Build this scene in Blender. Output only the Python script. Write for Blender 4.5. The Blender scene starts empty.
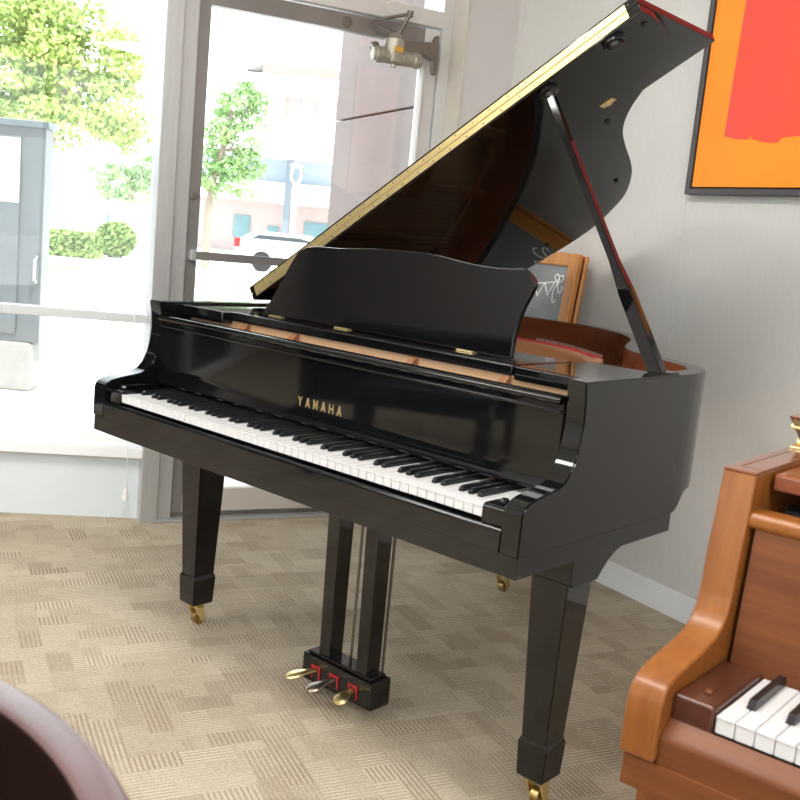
import bpy, bmesh, math, random
from mathutils import Matrix, Vector
random.seed(7)
SC = bpy.context.scene
COL = SC.collection
PI = math.pi

# ------------------------------------------------------------------ camera
CAM = Vector((2.43751, -1.49341, 1.22389))
RIGHT = Vector((0.73895621, 0.66721908, 0.09360775))
FWD = Vector((-0.65056358, 0.7427393, -0.1584467))
UP = RIGHT.cross(FWD).normalized()
FPX = 992.76
cd_ = bpy.data.cameras.new('camera'); cam = bpy.data.objects.new('camera', cd_); COL.objects.link(cam)
cd_.sensor_width = 36; cd_.lens = FPX/800*36; cd_.clip_start = 0.02; cd_.clip_end = 500
cam.matrix_world = Matrix(((RIGHT.x, UP.x, -FWD.x, CAM.x), (RIGHT.y, UP.y, -FWD.y, CAM.y), (RIGHT.z, UP.z, -FWD.z, CAM.z), (0, 0, 0, 1)))
cd_.dof.use_dof = True; cd_.dof.focus_distance = 3.1; cd_.dof.aperture_fstop = 11
SC.camera = cam

# ------------------------------------------------------------------ sky, sun, exposure
world = bpy.data.worlds.new('sky'); SC.world = world; world.use_nodes = True
bg = world.node_tree.nodes['Background']; bg.inputs[0].default_value = (.88, .95, 1, 1); bg.inputs[1].default_value = 3.6
sl = bpy.data.lights.new('sun', 'SUN'); sl.energy = 7.5; sl.angle = .02; sl.color = (1, .96, .88)
sun = bpy.data.objects.new('sun', sl); COL.objects.link(sun)
sun.rotation_euler = Vector((-.45, .08, -.90)).to_track_quat('-Z', 'Y').to_euler()
SC.view_settings.view_transform = 'Standard'; SC.view_settings.look = 'None'
SC.view_settings.exposure = .13; SC.view_settings.gamma = 1; SC.view_settings.use_curve_mapping = False

# added fill lamps overhead, out of view (panels are built further down at the same spots)
LIGHTS = [(1.2, -.9), (3.6, -1.6), (-.9, -2.4), (4.4, -4.4), (-2.6, -4.4), (5.4, -2.6)]
CEIL = 3.0
for x, y in LIGHTS:
    l = bpy.data.lights.new('fill_lamp', 'AREA'); l.shape = 'RECTANGLE'; l.size = 1.15; l.size_y = .55
    l.energy = 46; l.color = (1, .975, .945)
    o = bpy.data.objects.new('fill_lamp', l); COL.objects.link(o); o.location = (x, y, CEIL-.045)

# ------------------------------------------------------------------ materials
def mat(name, c, rough=.5, metal=0., spec=.5, var=0., vscale=8, stretch=(1, 1, 1), c2=None, bump=0., bscale=200, coat=0., rvar=0.):
    m = bpy.data.materials.new(name); m.use_nodes = True; nt = m.node_tree; n = nt.nodes; b = n['Principled BSDF']
    b.inputs['Roughness'].default_value = rough; b.inputs['Metallic'].default_value = metal
    b.inputs['Specular IOR Level'].default_value = spec; b.inputs['Coat Weight'].default_value = coat
    b.inputs['Coat Roughness'].default_value = .08
    tc = n.new('ShaderNodeTexCoord'); mp = n.new('ShaderNodeMapping'); mp.inputs['Scale'].default_value = stretch
    nt.links.new(tc.outputs['Object'], mp.inputs[0])
    no = n.new('ShaderNodeTexNoise'); no.inputs['Scale'].default_value = vscale; no.inputs['Detail'].default_value = 5
    nt.links.new(mp.outputs[0], no.inputs['Vector'])
    cr = n.new('ShaderNodeValToRGB'); cr.color_ramp.elements[0].position = .3; cr.color_ramp.elements[1].position = .7
    k = 1-var
    cr.color_ramp.elements[0].color = (*(c2 if c2 else [v*k for v in c]), 1); cr.color_ramp.elements[1].color = (*c, 1)
    nt.links.new(no.outputs[0], cr.inputs[0]); nt.links.new(cr.outputs[0], b.inputs['Base Color'])
    if bump:
        n2 = n.new('ShaderNodeTexNoise'); n2.inputs['Scale'].default_value = bscale; nt.links.new(tc.outputs['Object'], n2.inputs['Vector'])
        bp = n.new('ShaderNodeBump'); bp.inputs['Strength'].default_value = bump; bp.inputs['Distance'].default_value = .01
        nt.links.new(n2.outputs[0], bp.inputs['Height']); nt.links.new(bp.outputs[0], b.inputs['Normal'])
    return m

def wood(name, ca, cb, rough=.3, axis=0, scale=1., coat=.3, spec=.5):
    """grain runs along the given object axis"""
    m = bpy.data.materials.new(name); m.use_nodes = True; nt = m.node_tree; n = nt.nodes; b = n['Principled BSDF']
    b.inputs['Specular IOR Level'].default_value = spec; b.inputs['Roughness'].default_value = rough; b.inputs['Coat Weight'].default_value = coat; b.inputs['Coat Roughness'].default_value = .12
    tc = n.new('ShaderNodeTexCoord'); mp = n.new('ShaderNodeMapping')
    s = [14*scale]*3; s[axis] = 1.1*scale; mp.inputs['Scale'].default_value = s
    nt.links.new(tc.outputs['Object'], mp.inputs[0])
    a = n.new('ShaderNodeTexNoise'); a.inputs['Scale'].default_value = 1.6; a.inputs['Detail'].default_value = 8; a.inputs['Distortion'].default_value = .8
    nt.links.new(mp.outputs[0], a.inputs['Vector'])
    mp2 = n.new('ShaderNodeMapping'); s2 = [110*scale]*3; s2[axis] = 5*scale; mp2.inputs['Scale'].default_value = s2
    nt.links.new(tc.outputs['Object'], mp2.inputs[0])
    f = n.new('ShaderNodeTexNoise'); f.inputs['Scale'].default_value = 1.5; f.inputs['Detail'].default_value = 3; nt.links.new(mp2.outputs[0], f.inputs['Vector'])
    mx = n.new('ShaderNodeMix'); mx.data_type = 'FLOAT'; mx.inputs[0].default_value = .3
    nt.links.new(a.outputs[0], mx.inputs[2]); nt.links.new(f.outputs[0], mx.inputs[3])
    cr = n.new('ShaderNodeValToRGB'); cr.color_ramp.elements[0].position = .33; cr.color_ramp.elements[1].position = .66
    cr.color_ramp.elements[0].color = (*cb, 1); cr.color_ramp.elements[1].color = (*ca, 1)
    nt.links.new(mx.outputs[0], cr.inputs[0]); nt.links.new(cr.outputs[0], b.inputs['Base Color'])
    return m

def glass_mat(name, tint=(1, 1, 1), refl=.06):
    m = bpy.data.materials.new(name); m.use_nodes = True; nt = m.node_tree; n = nt.nodes
    n.remove(n['Principled BSDF']); out = n['Material Output']
    t = n.new('ShaderNodeBsdfTransparent'); t.inputs[0].default_value = (*tint, 1)
    g = n.new('ShaderNodeBsdfGlossy'); g.inputs['Roughness'].default_value = .01
    fr = n.new('ShaderNodeFresnel'); fr.inputs[0].default_value = 1.45
    mx = n.new('ShaderNodeMixShader'); nt.links.new(fr.outputs[0], mx.inputs[0]); nt.links.new(t.outputs[0], mx.inputs[1]); nt.links.new(g.outputs[0], mx.inputs[2])
    nt.links.new(mx.outputs[0], out.inputs[0]); return m

def emit(name, c, s):
    m = bpy.data.materials.new(name); m.use_nodes = True; b = m.node_tree.nodes['Principled BSDF']
    b.inputs['Emission Color'].default_value = (*c, 1); b.inputs['Emission Strength'].default_value = s; b.inputs['Base Color'].default_value = (.8, .8, .8, 1)
    return m

def carpet_mat():
    m = bpy.data.materials.new('carpet_tile'); m.use_nodes = True; nt = m.node_tree; n = nt.nodes; L = nt.links; b = n['Principled BSDF']
    b.inputs['Roughness'].default_value = .95; b.inputs['Specular IOR Level'].default_value = .15
    tc = n.new('ShaderNodeTexCoord'); mp = n.new('ShaderNodeMapping'); mp.inputs['Rotation'].default_value = (0, 0, -math.radians(67)); L.new(tc.outputs['Object'], mp.inputs[0])
    def math_(op, a, bb=None):
        x = n.new('ShaderNodeMath'); x.operation = op
        for i, v in enumerate((a, bb)):
            if v is None: continue
            if isinstance(v, (int, float)): x.inputs[i].default_value = v
            else: L.new(v, x.inputs[i])
        return x.outputs[0]
    sp = n.new('ShaderNodeSeparateXYZ'); L.new(mp.outputs[0], sp.inputs[0]); X, Y = sp.outputs[0], sp.outputs[1]
    def cells(sx, sy, seed, U=None, V=None):
        U, V = U or X, V or Y
        row = math_('FLOOR', math_('DIVIDE', V, sy)); sh = math_('MULTIPLY', row, .37*sx)
        cx = math_('FLOOR', math_('DIVIDE', math_('ADD', U, sh), sx))
        cb = n.new('ShaderNodeCombineXYZ'); L.new(cx, cb.inputs[0]); L.new(row, cb.inputs[1]); cb.inputs[2].default_value = seed
        w = n.new('ShaderNodeTexWhiteNoise'); w.noise_dimensions = '3D'; L.new(cb.outputs[0], w.inputs['Vector']); return w.outputs['Value']
    def mixf(f, a, bb):
        m_ = n.new('ShaderNodeMix'); m_.data_type = 'FLOAT'; L.new(f, m_.inputs[0]); L.new(a, m_.inputs[2]); L.new(bb, m_.inputs[3]); return m_.outputs[0]
    which = math_('GREATER_THAN', cells(.25, .25, 71.7), .5)
    v1 = mixf(which, cells(.125, .0625, 1.3), cells(.125, .0625, 2.9, Y, X))
    v4 = mixf(which, cells(.125, .0625, 33.3), cells(.125, .0625, 37.1, Y, X))
    v2 = cells(.25, .125, 5.7)
    pick = math_('GREATER_THAN', v1, .5)
    def stripe(v, p):
        q = math_('SINE', math_('MULTIPLY', v, 2*PI/p)); return math_('MULTIPLY', math_('ADD', q, 1), .5)
    st = mixf(pick, stripe(X, .0125), stripe(Y, .0125))
    amp = math_('MULTIPLY', math_('POWER', v4, 1.2), .62)
    pile = n.new('ShaderNodeTexNoise'); pile.inputs['Scale'].default_value = 260; pile.inputs['Detail'].default_value = 2; L.new(tc.outputs['Object'], pile.inputs['Vector'])
    big = n.new('ShaderNodeTexNoise'); big.inputs['Scale'].default_value = 2.2; L.new(tc.outputs['Object'], big.inputs['Vector'])
    shade = math_('ADD', math_('MULTIPLY', math_('SUBTRACT', st, .5), amp), math_('MULTIPLY', math_('SUBTRACT', v1, .5), .24))
    shade = math_('ADD', shade, math_('MULTIPLY', math_('SUBTRACT', v2, .5), .2))
    shade = math_('ADD', shade, math_('MULTIPLY', math_('SUBTRACT', pile.outputs[0], .5), .9))
    shade = math_('ADD', shade, math_('MULTIPLY', math_('SUBTRACT', big.outputs[0], .5), .3))
    shade = math_('ADD', shade, .5)
    cr = n.new('ShaderNodeValToRGB'); e = cr.color_ramp.elements
    e[0].position = .02; e[0].color = (.27, .20, .145, 1); e[1].position = .98; e[1].color = (.63, .56, .44, 1)
    k = e.new(.5); k.color = (.44, .37, .275, 1)
    L.new(shade, cr.inputs[0]); L.new(cr.outputs[0], b.inputs['Base Color'])
    bp = n.new('ShaderNodeBump'); bp.inputs['Strength'].default_value = .35; bp.inputs['Distance'].default_value = .004
    L.new(math_('ADD', math_('MULTIPLY', st, amp), pile.outputs[0]), bp.inputs['Height']); L.new(bp.outputs[0], b.inputs['Normal'])
    return m

M = {}
M['black'] = mat('black_polish', (.0045, .0045, .005), .05, spec=.55, var=.3)
M['black_satin'] = mat('black_satin', (.012, .012, .013), .32, var=.3)
M['white_key'] = mat('white_key', (.66, .66, .66), .22, var=.03)
M['black_key'] = mat('black_key', (.012, .012, .013), .25, var=.2)
M['brass'] = mat('brass', (.92, .74, .36), .32, 1., var=.03, vscale=20)
M['brass_dark'] = mat('brass_dull', (.55, .40, .16), .35, 1., var=.3, vscale=30)
M['nickel'] = mat('worn_nickel', (.50, .44, .36), .3, 1., var=.2, vscale=30)
M['red_felt'] = mat('red_felt', (.42, .018, .02), .95, var=.2, vscale=60)
M['rim_wood'] = wood('sapele_rim', (.21, .062, .022), (.12, .032, .012), .25, 0, .7)
M['pin_wood'] = wood('pale_wood', (.72, .45, .26), (.62, .36, .19), .45, 0, .5, 0)
M['brown_block'] = wood('brown_block', (.30, .13, .06), (.22, .09, .04), .4, 0)
M['plate'] = mat('bronze_plate', (.42, .19, .085), .38, .35, var=.12)
M['spruce'] = wood('spruce', (.72, .50, .28), (.62, .40, .2), .4, 1)
M['steel'] = mat('steel', (.6, .6, .6), .3, 1., var=.1)
M['console'] = wood('console_front', (.285, .10, .020), (.185, .057, .010), .4, 2, .8, .05, .4)
M['console_h'] = wood('console_panel', (.19, .064, .017), (.10, .029, .009), .45, 0, .8, .0, .3)
M['console_dark'] = wood('console_dark', (.085, .026, .014), (.05, .016, .009), .3, 0)
M['console_top'] = wood('console_top', (.24, .075, .036), (.18, .055, .024), .18, 1, .6, .6)
M['inlay'] = mat('dark_line', (.06, .018, .01), .4)
M['alu'] = mat('aluminium', (.56, .575, .58), .38, .6, var=.08, vscale=5, stretch=(20, 20, 1))
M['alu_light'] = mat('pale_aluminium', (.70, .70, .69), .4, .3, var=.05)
M['alu_shadow'] = mat('aluminium_shaded', (.27, .26, .25), .4, .5, var=.1)  # darker copy of the aluminium, shade put into the colour
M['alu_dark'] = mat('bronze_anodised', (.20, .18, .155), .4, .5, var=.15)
M['closer'] = mat('closer_paint', (.44, .41, .34), .38, .5, var=.15, vscale=20)
M['label'] = mat('closer_label', (.62, .35, .05), .5)
M['wallpaper'] = mat('woven_wallpaper', (.655, .643, .62), .85, spec=.2, var=.05, vscale=60, stretch=(3, 3, .35), bump=.12, bscale=500)
M['wall'] = mat('painted_wall', (.63, .60, .59), .8, spec=.2, var=.03)
M['lowwall'] = mat('pale_blue_paint', (.72, .76, .79), .6, var=.05, vscale=4)
M['cream'] = mat('cream_trim', (.62, .57, .5), .6, var=.06)
M['white_trim'] = mat('white_trim', (.87, .885, .90), .4, var=.02)
M['ceiling'] = mat('ceiling_tile', (.78, .77, .75), .9, var=.06, vscale=40)
M['carpet'] = carpet_mat()
M['glass'] = glass_mat('window_glass', (.97, .985, .98))
M['orange'] = mat('orange_paint', (1., .31, .008), .55, var=.12, vscale=3, c2=(1., .26, .005))
M['red'] = mat('vermilion_paint', (.86, .075, .025), .55, vscale=4, c2=(.80, .065, .085), stretch=(1, 1, .4))
M['frame_grey'] = mat('graphite_frame', (.075, .068, .07), .45, var=.1)
M['frame_in'] = mat('frame_inner', (.012, .011, .011), .6)
M['pine'] = wood('amber_pine', (.66, .29, .06), (.52, .19, .035), .28, 2, .9, .5)
M['chalkboard'] = mat('chalkboard', (.25, .258, .262), .55, var=.25, vscale=5)
M['chalk'] = mat('chalk', (.9, .9, .9), .9)
M['chair'] = mat('mahogany_leather', (.10, .045, .045), .22, spec=.9, var=.2, vscale=10)
M['chair_in'] = mat('chair_shade', (.012, .003, .002), .7, spec=.1, var=.2)  # inside of the chair, its shade put into a near-black colour
M['white_plastic'] = mat('white_plastic', (.85, .85, .84), .4)
M['lamp_panel'] = emit('fill_diffuser', (1, .96, .9), 2.2)  # glowing face of the added fill panels
# outdoors
M['paving'] = mat('pale_concrete', (.80, .79, .77), .9, var=.06, vscale=.6)
M['grass'] = mat('dry_grass', (.50, .47, .24), .95, var=.25, vscale=3)
M['granite'] = mat('pink_granite', (.21, .16, .148), .6, var=.16, vscale=2.2, c2=(.165, .125, .117), bump=.05)
M['facade'] = mat('white_facade', (.86, .85, .85), .85, var=.03)
M['facade_pink'] = mat('pink_facade', (.42, .35, .34), .85, var=.06, vscale=.8)
M['soffit'] = mat('blue_grey_shade', (.34, .40, .47), .7, var=.06)  # shade under the overhang put into the recess colour; also colours the mullions
M['blind'] = mat('beige_blind', (.38, .33, .31), .7, var=.08)
M['winglass'] = mat('far_glass', (.16, .27, .30), .15, var=.2, vscale=.8)
M['leaf'] = mat('tree_leaf', (.43, .52, .15), .7, var=.4, vscale=1.0, c2=(.30, .41, .13))
M['leaf2'] = mat('tree_leaf_cool', (.34, .48, .20), .6, var=.4, vscale=1.2, c2=(.22, .38, .16))
M['leaf3'] = mat('hedge_leaf', (.26, .38, .10), .7, var=.4, vscale=3)
M['steel_blue'] = mat('blue_steel', (.16, .19, .23), .5, var=.1)
M['bark'] = mat('bark', (.34, .27, .22), .9, var=.3, vscale=10)
M['cab'] = mat('grey_cabinet', (.12, .13, .14), .22, spec=.6, var=.12, vscale=1.5)
M['cab_reflection'] = mat('pale_reflection', (.36, .38, .40), .3, var=.05)  # white reflection on the cabinet, put into a colour
M['cab_dark'] = mat('cabinet_cap', (.10, .12, .13), .3)
M['concrete'] = mat('concrete', (.27, .27, .26), .9, var=.12, vscale=9)
M['car'] = mat('white_car', (.85, .85, .85), .25, coat=.6)
M['carglass'] = mat('car_glass', (.05, .06, .07), .1)
M['tail'] = mat('tail_lamp', (.55, .02, .02), .25)
M['rubber'] = mat('rubber', (.02, .02, .02), .8)

# ------------------------------------------------------------------ helpers
FR = [Matrix.Identity(4)]           # frame in which shapes are currently given
def frame(origin, ex, ey, ez=Vector((0, 0, 1))):
    ex, ey, ez = Vector(ex), Vector(ey), Vector(ez)
    return Matrix(((ex.x, ey.x, ez.x, origin[0]), (ex.y, ey.y, ez.y, origin[1]), (ex.z, ey.z, ez.z, origin[2]), (0, 0, 0, 1)))
def wm(o):
    m = Matrix.LocRotScale(o.location, o.rotation_euler, None)
    return wm(o.parent) @ m if o.parent else m

def obj(name, bm, m, parent=None, smooth=35, kind=None, label=None):
    bm.transform(FR[0])
    if FR[0].determinant() < 0: bmesh.ops.reverse_faces(bm, faces=bm.faces[:])
    if parent: bm.transform(wm(parent).inverted())
    lo = Vector([min(v.co[i] for v in bm.verts) for i in range(3)]); hi = Vector([max(v.co[i] for v in bm.verts) for i in range(3)])
    org = (lo+hi)/2
    if not parent: org.z = lo.z
    bm.transform(Matrix.Translation(-org))
    me = bpy.data.meshes.new(name); bm.to_mesh(me); bm.free()
    for mm in (m if isinstance(m, (list, tuple)) else [m]): me.materials.append(M[mm] if isinstance(mm, str) else mm)
    if smooth:
        me.polygons.foreach_set('use_smooth', [True]*len(me.polygons)); me.set_sharp_from_angle(angle=math.radians(smooth))
    o = bpy.data.objects.new(name, me); COL.objects.link(o); o.location = org
    if smooth and len(me.polygons) < 20000:
        w = o.modifiers.new('weighted_normals', 'WEIGHTED_NORMAL'); w.mode = 'FACE_AREA'; w.weight = 100; w.keep_sharp = True
    if parent: o.parent = parent
    if kind: o['kind'] = kind
    if label: o['label'] = label
    return o
def thing(name, label, cat, loc=(0, 0, 0), rotz=0, group=None):
    o = bpy.data.objects.new(name, None); COL.objects.link(o); o.location = loc; o.rotation_euler = (0, 0, rotz)
    o.empty_display_size = .1
    o['label'] = label; o['category'] = cat
    if group: o['group'] = group
    return o
def tag(o, label, cat, group=None):
    o['label'] = label; o['category'] = cat
    if group: o['group'] = group
    return o
def root_struct(name, loc):
    o = bpy.data.objects.new(name, None); COL.objects.link(o); o.location = loc; o['kind'] = 'structure'; return o

def box(x0, x1, y0, y1, z0, z1, bev=0, seg=2, bm=None):
    b = bmesh.new(); bmesh.ops.create_cube(b, size=1)
    for v in b.verts: v.co = Vector((x0+(v.co.x+.5)*(x1-x0), y0+(v.co.y+.5)*(y1-y0), z0+(v.co.z+.5)*(z1-z0)))
    if bev: bmesh.ops.bevel(b, geom=b.edges[:], offset=bev, segments=seg, affect='EDGES', profile=.5)
    return join(bm, b)
def join(a, b):
    if a is None: return b
    me = bpy.data.meshes.new('tmp'); b.to_mesh(me); b.free(); a.from_mesh(me); bpy.data.meshes.remove(me); return a
def prism(pts, axis, a, c, bev=0, bm=None, seg=2, mi=0):
    """polygon pts (in the two remaining axes, cyclic order) pulled from a to c along axis"""
    b = bmesh.new()
    def P(p, t):
        if axis == 0: return (t, p[0], p[1])
        if axis == 1: return (p[0], t, p[1])
        return (p[0], p[1], t)
    A = [b.verts.new(P(p, a)) for p in pts]; B = [b.verts.new(P(p, c)) for p in pts]; n = len(pts)
    b.faces.new(A); b.faces.new(B[::-1])
    for i in range(n): b.faces.new((A[i], B[i], B[(i+1) % n], A[(i+1) % n]))
    bmesh.ops.recalc_face_normals(b, faces=b.faces[:])
    if bev:
        ed = [e for e in b.edges if len(e.link_faces) == 2 and e.calc_face_angle(0) > .6]
        bmesh.ops.bevel(b, geom=ed, offset=bev, segments=seg, affect='EDGES', profile=.5)
    for f in b.faces: f.material_index = mi
    return join(bm, b)
def tube(path, r, seg=10, bm=None, cap=True):
    b = bmesh.new(); path = [Vector(p) for p in path]; rs = r if isinstance(r, (list, tuple)) else [r]*len(path)
    rings = []; prev = None
    for i, p in enumerate(path):
        t = (path[min(i+1, len(path)-1)]-path[max(i-1, 0)]).normalized()
        if prev is None: u = t.orthogonal().normalized()
        else: u = (prev-t*prev.dot(t)).normalized()
        prev = u; v = t.cross(u)
        rings.append([b.verts.new(p+(u*math.cos(2*PI*k/seg)+v*math.sin(2*PI*k/seg))*rs[i]) for k in range(seg)])
    for i in range(len(rings)-1):
        for k in range(seg): b.faces.new((rings[i][k], rings[i][(k+1) % seg], rings[i+1][(k+1) % seg], rings[i+1][k]))
    if cap: b.faces.new(rings[0][::-1]); b.faces.new(rings[-1])
    return join(bm, b)
def lathe(prof, c, axis=(0, 0, 1), seg=20, bm=None):
    """prof: (radius, height) pairs"""
    b = bmesh.new(); ax = Vector(axis).normalized(); u = ax.orthogonal().normalized(); v = ax.cross(u); c = Vector(c); rings = []
    for r, h in prof:
        r = max(r, 1e-4)
        rings.append([b.verts.new(c+ax*h+(u*math.cos(2*PI*k/seg)+v*math.sin(2*PI*k/seg))*r) for k in range(seg)])
    for i in range(len(rings)-1):
        for k in range(seg): b.faces.new((rings[i][k], rings[i][(k+1) % seg], rings[i+1][(k+1) % seg], rings[i+1][k]))
    b.faces.new(rings[0][::-1]); b.faces.new(rings[-1])
    bmesh.ops.recalc_face_normals(b, faces=b.faces[:])
    return join(bm, b)
def loft(secs, bm=None):
    """list of closed rings with equal counts"""
    b = bmesh.new(); R = [[b.verts.new(p) for p in s] for s in secs]; n = len(R[0])
    for i in range(len(R)-1):
        for k in range(n): b.faces.new((R[i][k], R[i][(k+1) % n], R[i+1][(k+1) % n], R[i+1][k]))
    b.faces.new(R[0][::-1]); b.faces.new(R[-1]); bmesh.ops.recalc_face_normals(b, faces=b.faces[:])
    return join(bm, b)
def catmull(pts, n=5, closed=False):
    out = []; N = len(pts); P = [Vector(p) for p in pts]
    rng = range(N) if closed else range(N-1)
    for i in rng:
        p0, p1, p2, p3 = (P[(i-1) % N], P[i], P[(i+1) % N], P[(i+2) % N]) if closed else (P[max(i-1, 0)], P[i], P[i+1], P[min(i+2, N-1)])
        for k in range(n):
            t = k/n
            out.append(.5*((2*p1)+(p2-p0)*t+(2*p0-5*p1+4*p2-p3)*t*t+(3*p1-p0-3*p2+p3)*t**3))
    if not closed: out.append(P[-1])
    return [tuple(v) for v in out]
def offset(poly, d):
    """offset an open 2D polyline to its left by d"""
    out = []; P = [Vector(p) for p in poly]
    for i, p in enumerate(P):
        t = (P[min(i+1, len(P)-1)]-P[max(i-1, 0)]); t.normalize(); out.append(tuple(p+Vector((-t.y, t.x))*d))
    return out

# ------------------------------------------------------------------ the room
C0 = Vector((-.2107, 2.0655)); ER = Vector((.96198, -.27310)); NR = Vector((.27310, .96198))   # far right corner; along the right wall; out of it
ED = Vector((.38987, .92087)); ND = Vector((-.92087, .38987))    # along the door wall; out of it
EW = Vector((.62649, .77943)); NW = Vector((-.77943, .62649))    # along the window wall; out of it
A0 = Vector((-.901, .818))
def v3(v, z=0): return Vector((v.x, v.y, z))
F_DOOR = frame(v3(A0), v3(ED), v3(ND)); F_WIN = frame(v3(A0), v3(EW), v3(NW)); F_RIGHT = frame(v3(C0), v3(ER), v3(NR))
P1 = C0+ER*7.5; P2 = P1-NR*5.3; P3 = A0-EW*9.5
floor_poly = [tuple(A0+NW*.02), tuple(A0+ED*1.35+ND*.02), tuple(C0+NR*.12), tuple(P1+NR*.12), tuple(P2), tuple(P3)]
obj('floor', prism(floor_poly, 2, -.06, 0), 'carpet', kind='structure', smooth=0)
obj('ceiling', prism(floor_poly, 2, CEIL, CEIL+.1), 'ceiling', kind='structure', smooth=0)
FR[0] = F_RIGHT
wr = obj('wall_right', box(-.9, 7.5, 0, .12, 0, CEIL), 'wallpaper', kind='structure')
for s in (.31, 1.0, 1.69, 2.38, 3.07): pass
seam = None
for s in (.035, 1.055, 2.075, 3.095): seam = box(s-.0012, s+.0012, -.0012, .004, .12, CEIL-.01, bm=seam)
obj('wallpaper_seam', seam, 'wall', wr)
obj('baseboard_right', box(-.9, 7.5, -.012, 0, 0, .098, .003), 'white_trim', kind='structure')
FR[0] = Matrix.Identity(4)
def wall_between(name, a, b, m, t=.12, z0=0, z1=CEIL):
    d = (b-a).normalized(); nn = Vector((d.y, -d.x)); q = [tuple(a), tuple(b), tuple(b+nn*t), tuple(a+nn*t)]
    return obj(name, prism(q, 2, z0, z1), m, kind='structure', smooth=0)
wall_between('wall_far', P2, P1+NR*.12, 'wall')
PB = P3.lerp(P2, .45)
wall_between('wall_back', P3, PB, 'wall')
wall_between('wall_back_low', PB, P2, 'lowwall', z1=.35); wall_between('wall_back_high', PB, P2, 'wall', z0=2.75)
bd = (P2-PB).normalized(); bn = Vector((bd.y, -bd.x)); bl_ = (P2-PB).length
FR[0] = frame(v3(PB), v3(bd), v3(bn))
w3 = root_struct('fill_window', FR[0] @ Vector((bl_/2, .05, .35)))  # unseen glazing added behind the camera to let in fill light
obj('window_glass', box(0, bl_, .05, .056, .35, 2.75), 'glass', w3, smooth=0)
for k in range(5): obj('mullion', box(k*bl_/4-.04, k*bl_/4+.04, 0, .1, .35, 2.75, .003), 'alu', w3)
FR[0] = Matrix.Identity(4)

# --- wall piece right of the door (stands proud of the door frame)
FR[0] = F_DOOR
S_END = (C0-A0).dot(ED)+.1
obj('wall_door_side', box(1.178, S_END, -.145, .3, 0, CEIL), 'wall', kind='structure')
obj('trim_1', box(1.166, 1.181, -.150, .05, 0, CEIL, .002), 'cream', kind='structure')
# --- post between window and door
obj('trim_2', box(-.042, .026, -.055, .07, 0, CEIL, .003), 'alu', kind='structure')
obj('trim_3', box(.026, .086, -.035, .06, 0, CEIL, .003), 'alu', kind='structure')
# --- door 1: glazed aluminium door
door = root_struct('door_1', F_DOOR @ Vector((.6, 0, 0)))
obj('jamb', box(1.118, 1.166, -.03, .06, 0, CEIL, .003), 'alu_light', door)
obj('header', box(.086, 1.118, -.035, .06, 2.118, 2.185, .003), 'alu_light', door)
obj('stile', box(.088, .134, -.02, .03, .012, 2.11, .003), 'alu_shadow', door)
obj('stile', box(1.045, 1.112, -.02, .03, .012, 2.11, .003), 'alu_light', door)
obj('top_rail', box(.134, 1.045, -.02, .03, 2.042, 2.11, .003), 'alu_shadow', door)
obj('bottom_rail', box(.134, 1.045, -.02, .03, .03, .128, .003), 'cream', door)
obj('door_sweep', box(.09, 1.11, -.024, .03, .012, .03, .002), 'alu_dark', door)
obj('threshold', box(.0, 1.166, -.07, .08, 0, .012, .003), 'alu', door)
obj('door_glass', box(.134, 1.045, .002, .008, .128, 2.042), 'glass', door, smooth=0)
obj('transom_glass', box(.086, 1.118, .01, .016, 2.185, CEIL), 'glass', door, smooth=0)
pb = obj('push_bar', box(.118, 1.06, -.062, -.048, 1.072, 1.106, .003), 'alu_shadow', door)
obj('bracket', box(.1, .126, -.062, -.018, 1.068, 1.11, .003), 'alu', pb); obj('bracket', box(1.052, 1.078, -.062, -.018, 1.068, 1.11, .003), 'alu', pb)
obj('lock_cylinder', lathe([(.016, 0), (.016, .006), (.01, .008)], (.088+.018, -.02, 1.318), (0, -1, 0)), 'alu_dark', door)
obj('vertical_rod', tube([(1.038, -.032, .08), (1.038, -.032, 2.03)], .011), 'white_trim', door)
obj('deadlatch', lathe([(.022, 0), (.02, .004), (.008, .006)], (.69, -.02, 2.075), (0, -1, 0)), 'alu_dark', door)
# door closer
cl = obj('door_closer', lathe([(.018, -.012), (.026, -.008), (.028, 0), (.033, .004), (.033, .03), (.030, .034), (.032, .1), (.030, .17), (.033, .174), (.033, .20), (.028, .204), (.018, .213)], (.800, -.075, 1.962), (1, 0, 0), 24), 'closer', door)
obj('housing', lathe([(.012, -.048), (.012, -.036), (.034, -.03), (.042, 0), (.045, .03), (.045, .06), (.03, .068), (.02, .085)], (.885, -.075, 1.969), (0, 0, 1), 24), 'closer', cl)
obj('maker_plate', box(.866, .906, -.1235, -.117, 1.975, 1.997, .004), 'label', cl)
b = tube([(.81, -.075, 1.975), (.812, -.04, 2.0), (.812, -.02, 2.0)], .018)
obj('mounting_foot', b, 'alu_dark', cl)
arm = prism([(.92, 2.03), (.98, 2.038), (1.055, 2.046), (1.066, 2.075), (1.079, 2.075), (1.079, 1.915), (1.064, 1.92), (1.054, 1.972), (1.01, 1.99), (.96, 1.988), (.93, 1.98)], 1, -.09, -.06, .004)
obj('bracket_arm', arm, 'alu_dark', cl)
b = tube([(.895, -.075, 2.05), (.78, -.06, 2.09), (.93, -.10, 2.135)], .008); b = tube([(.895, -.075, 2.05), (.93, -.10, 2.135)], .008, bm=b)
b = lathe([(.013, -.012), (.013, .012)], (.93, -.10, 2.135), bm=b)
obj('lever_arm', b, 'alu_dark', cl)

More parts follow.
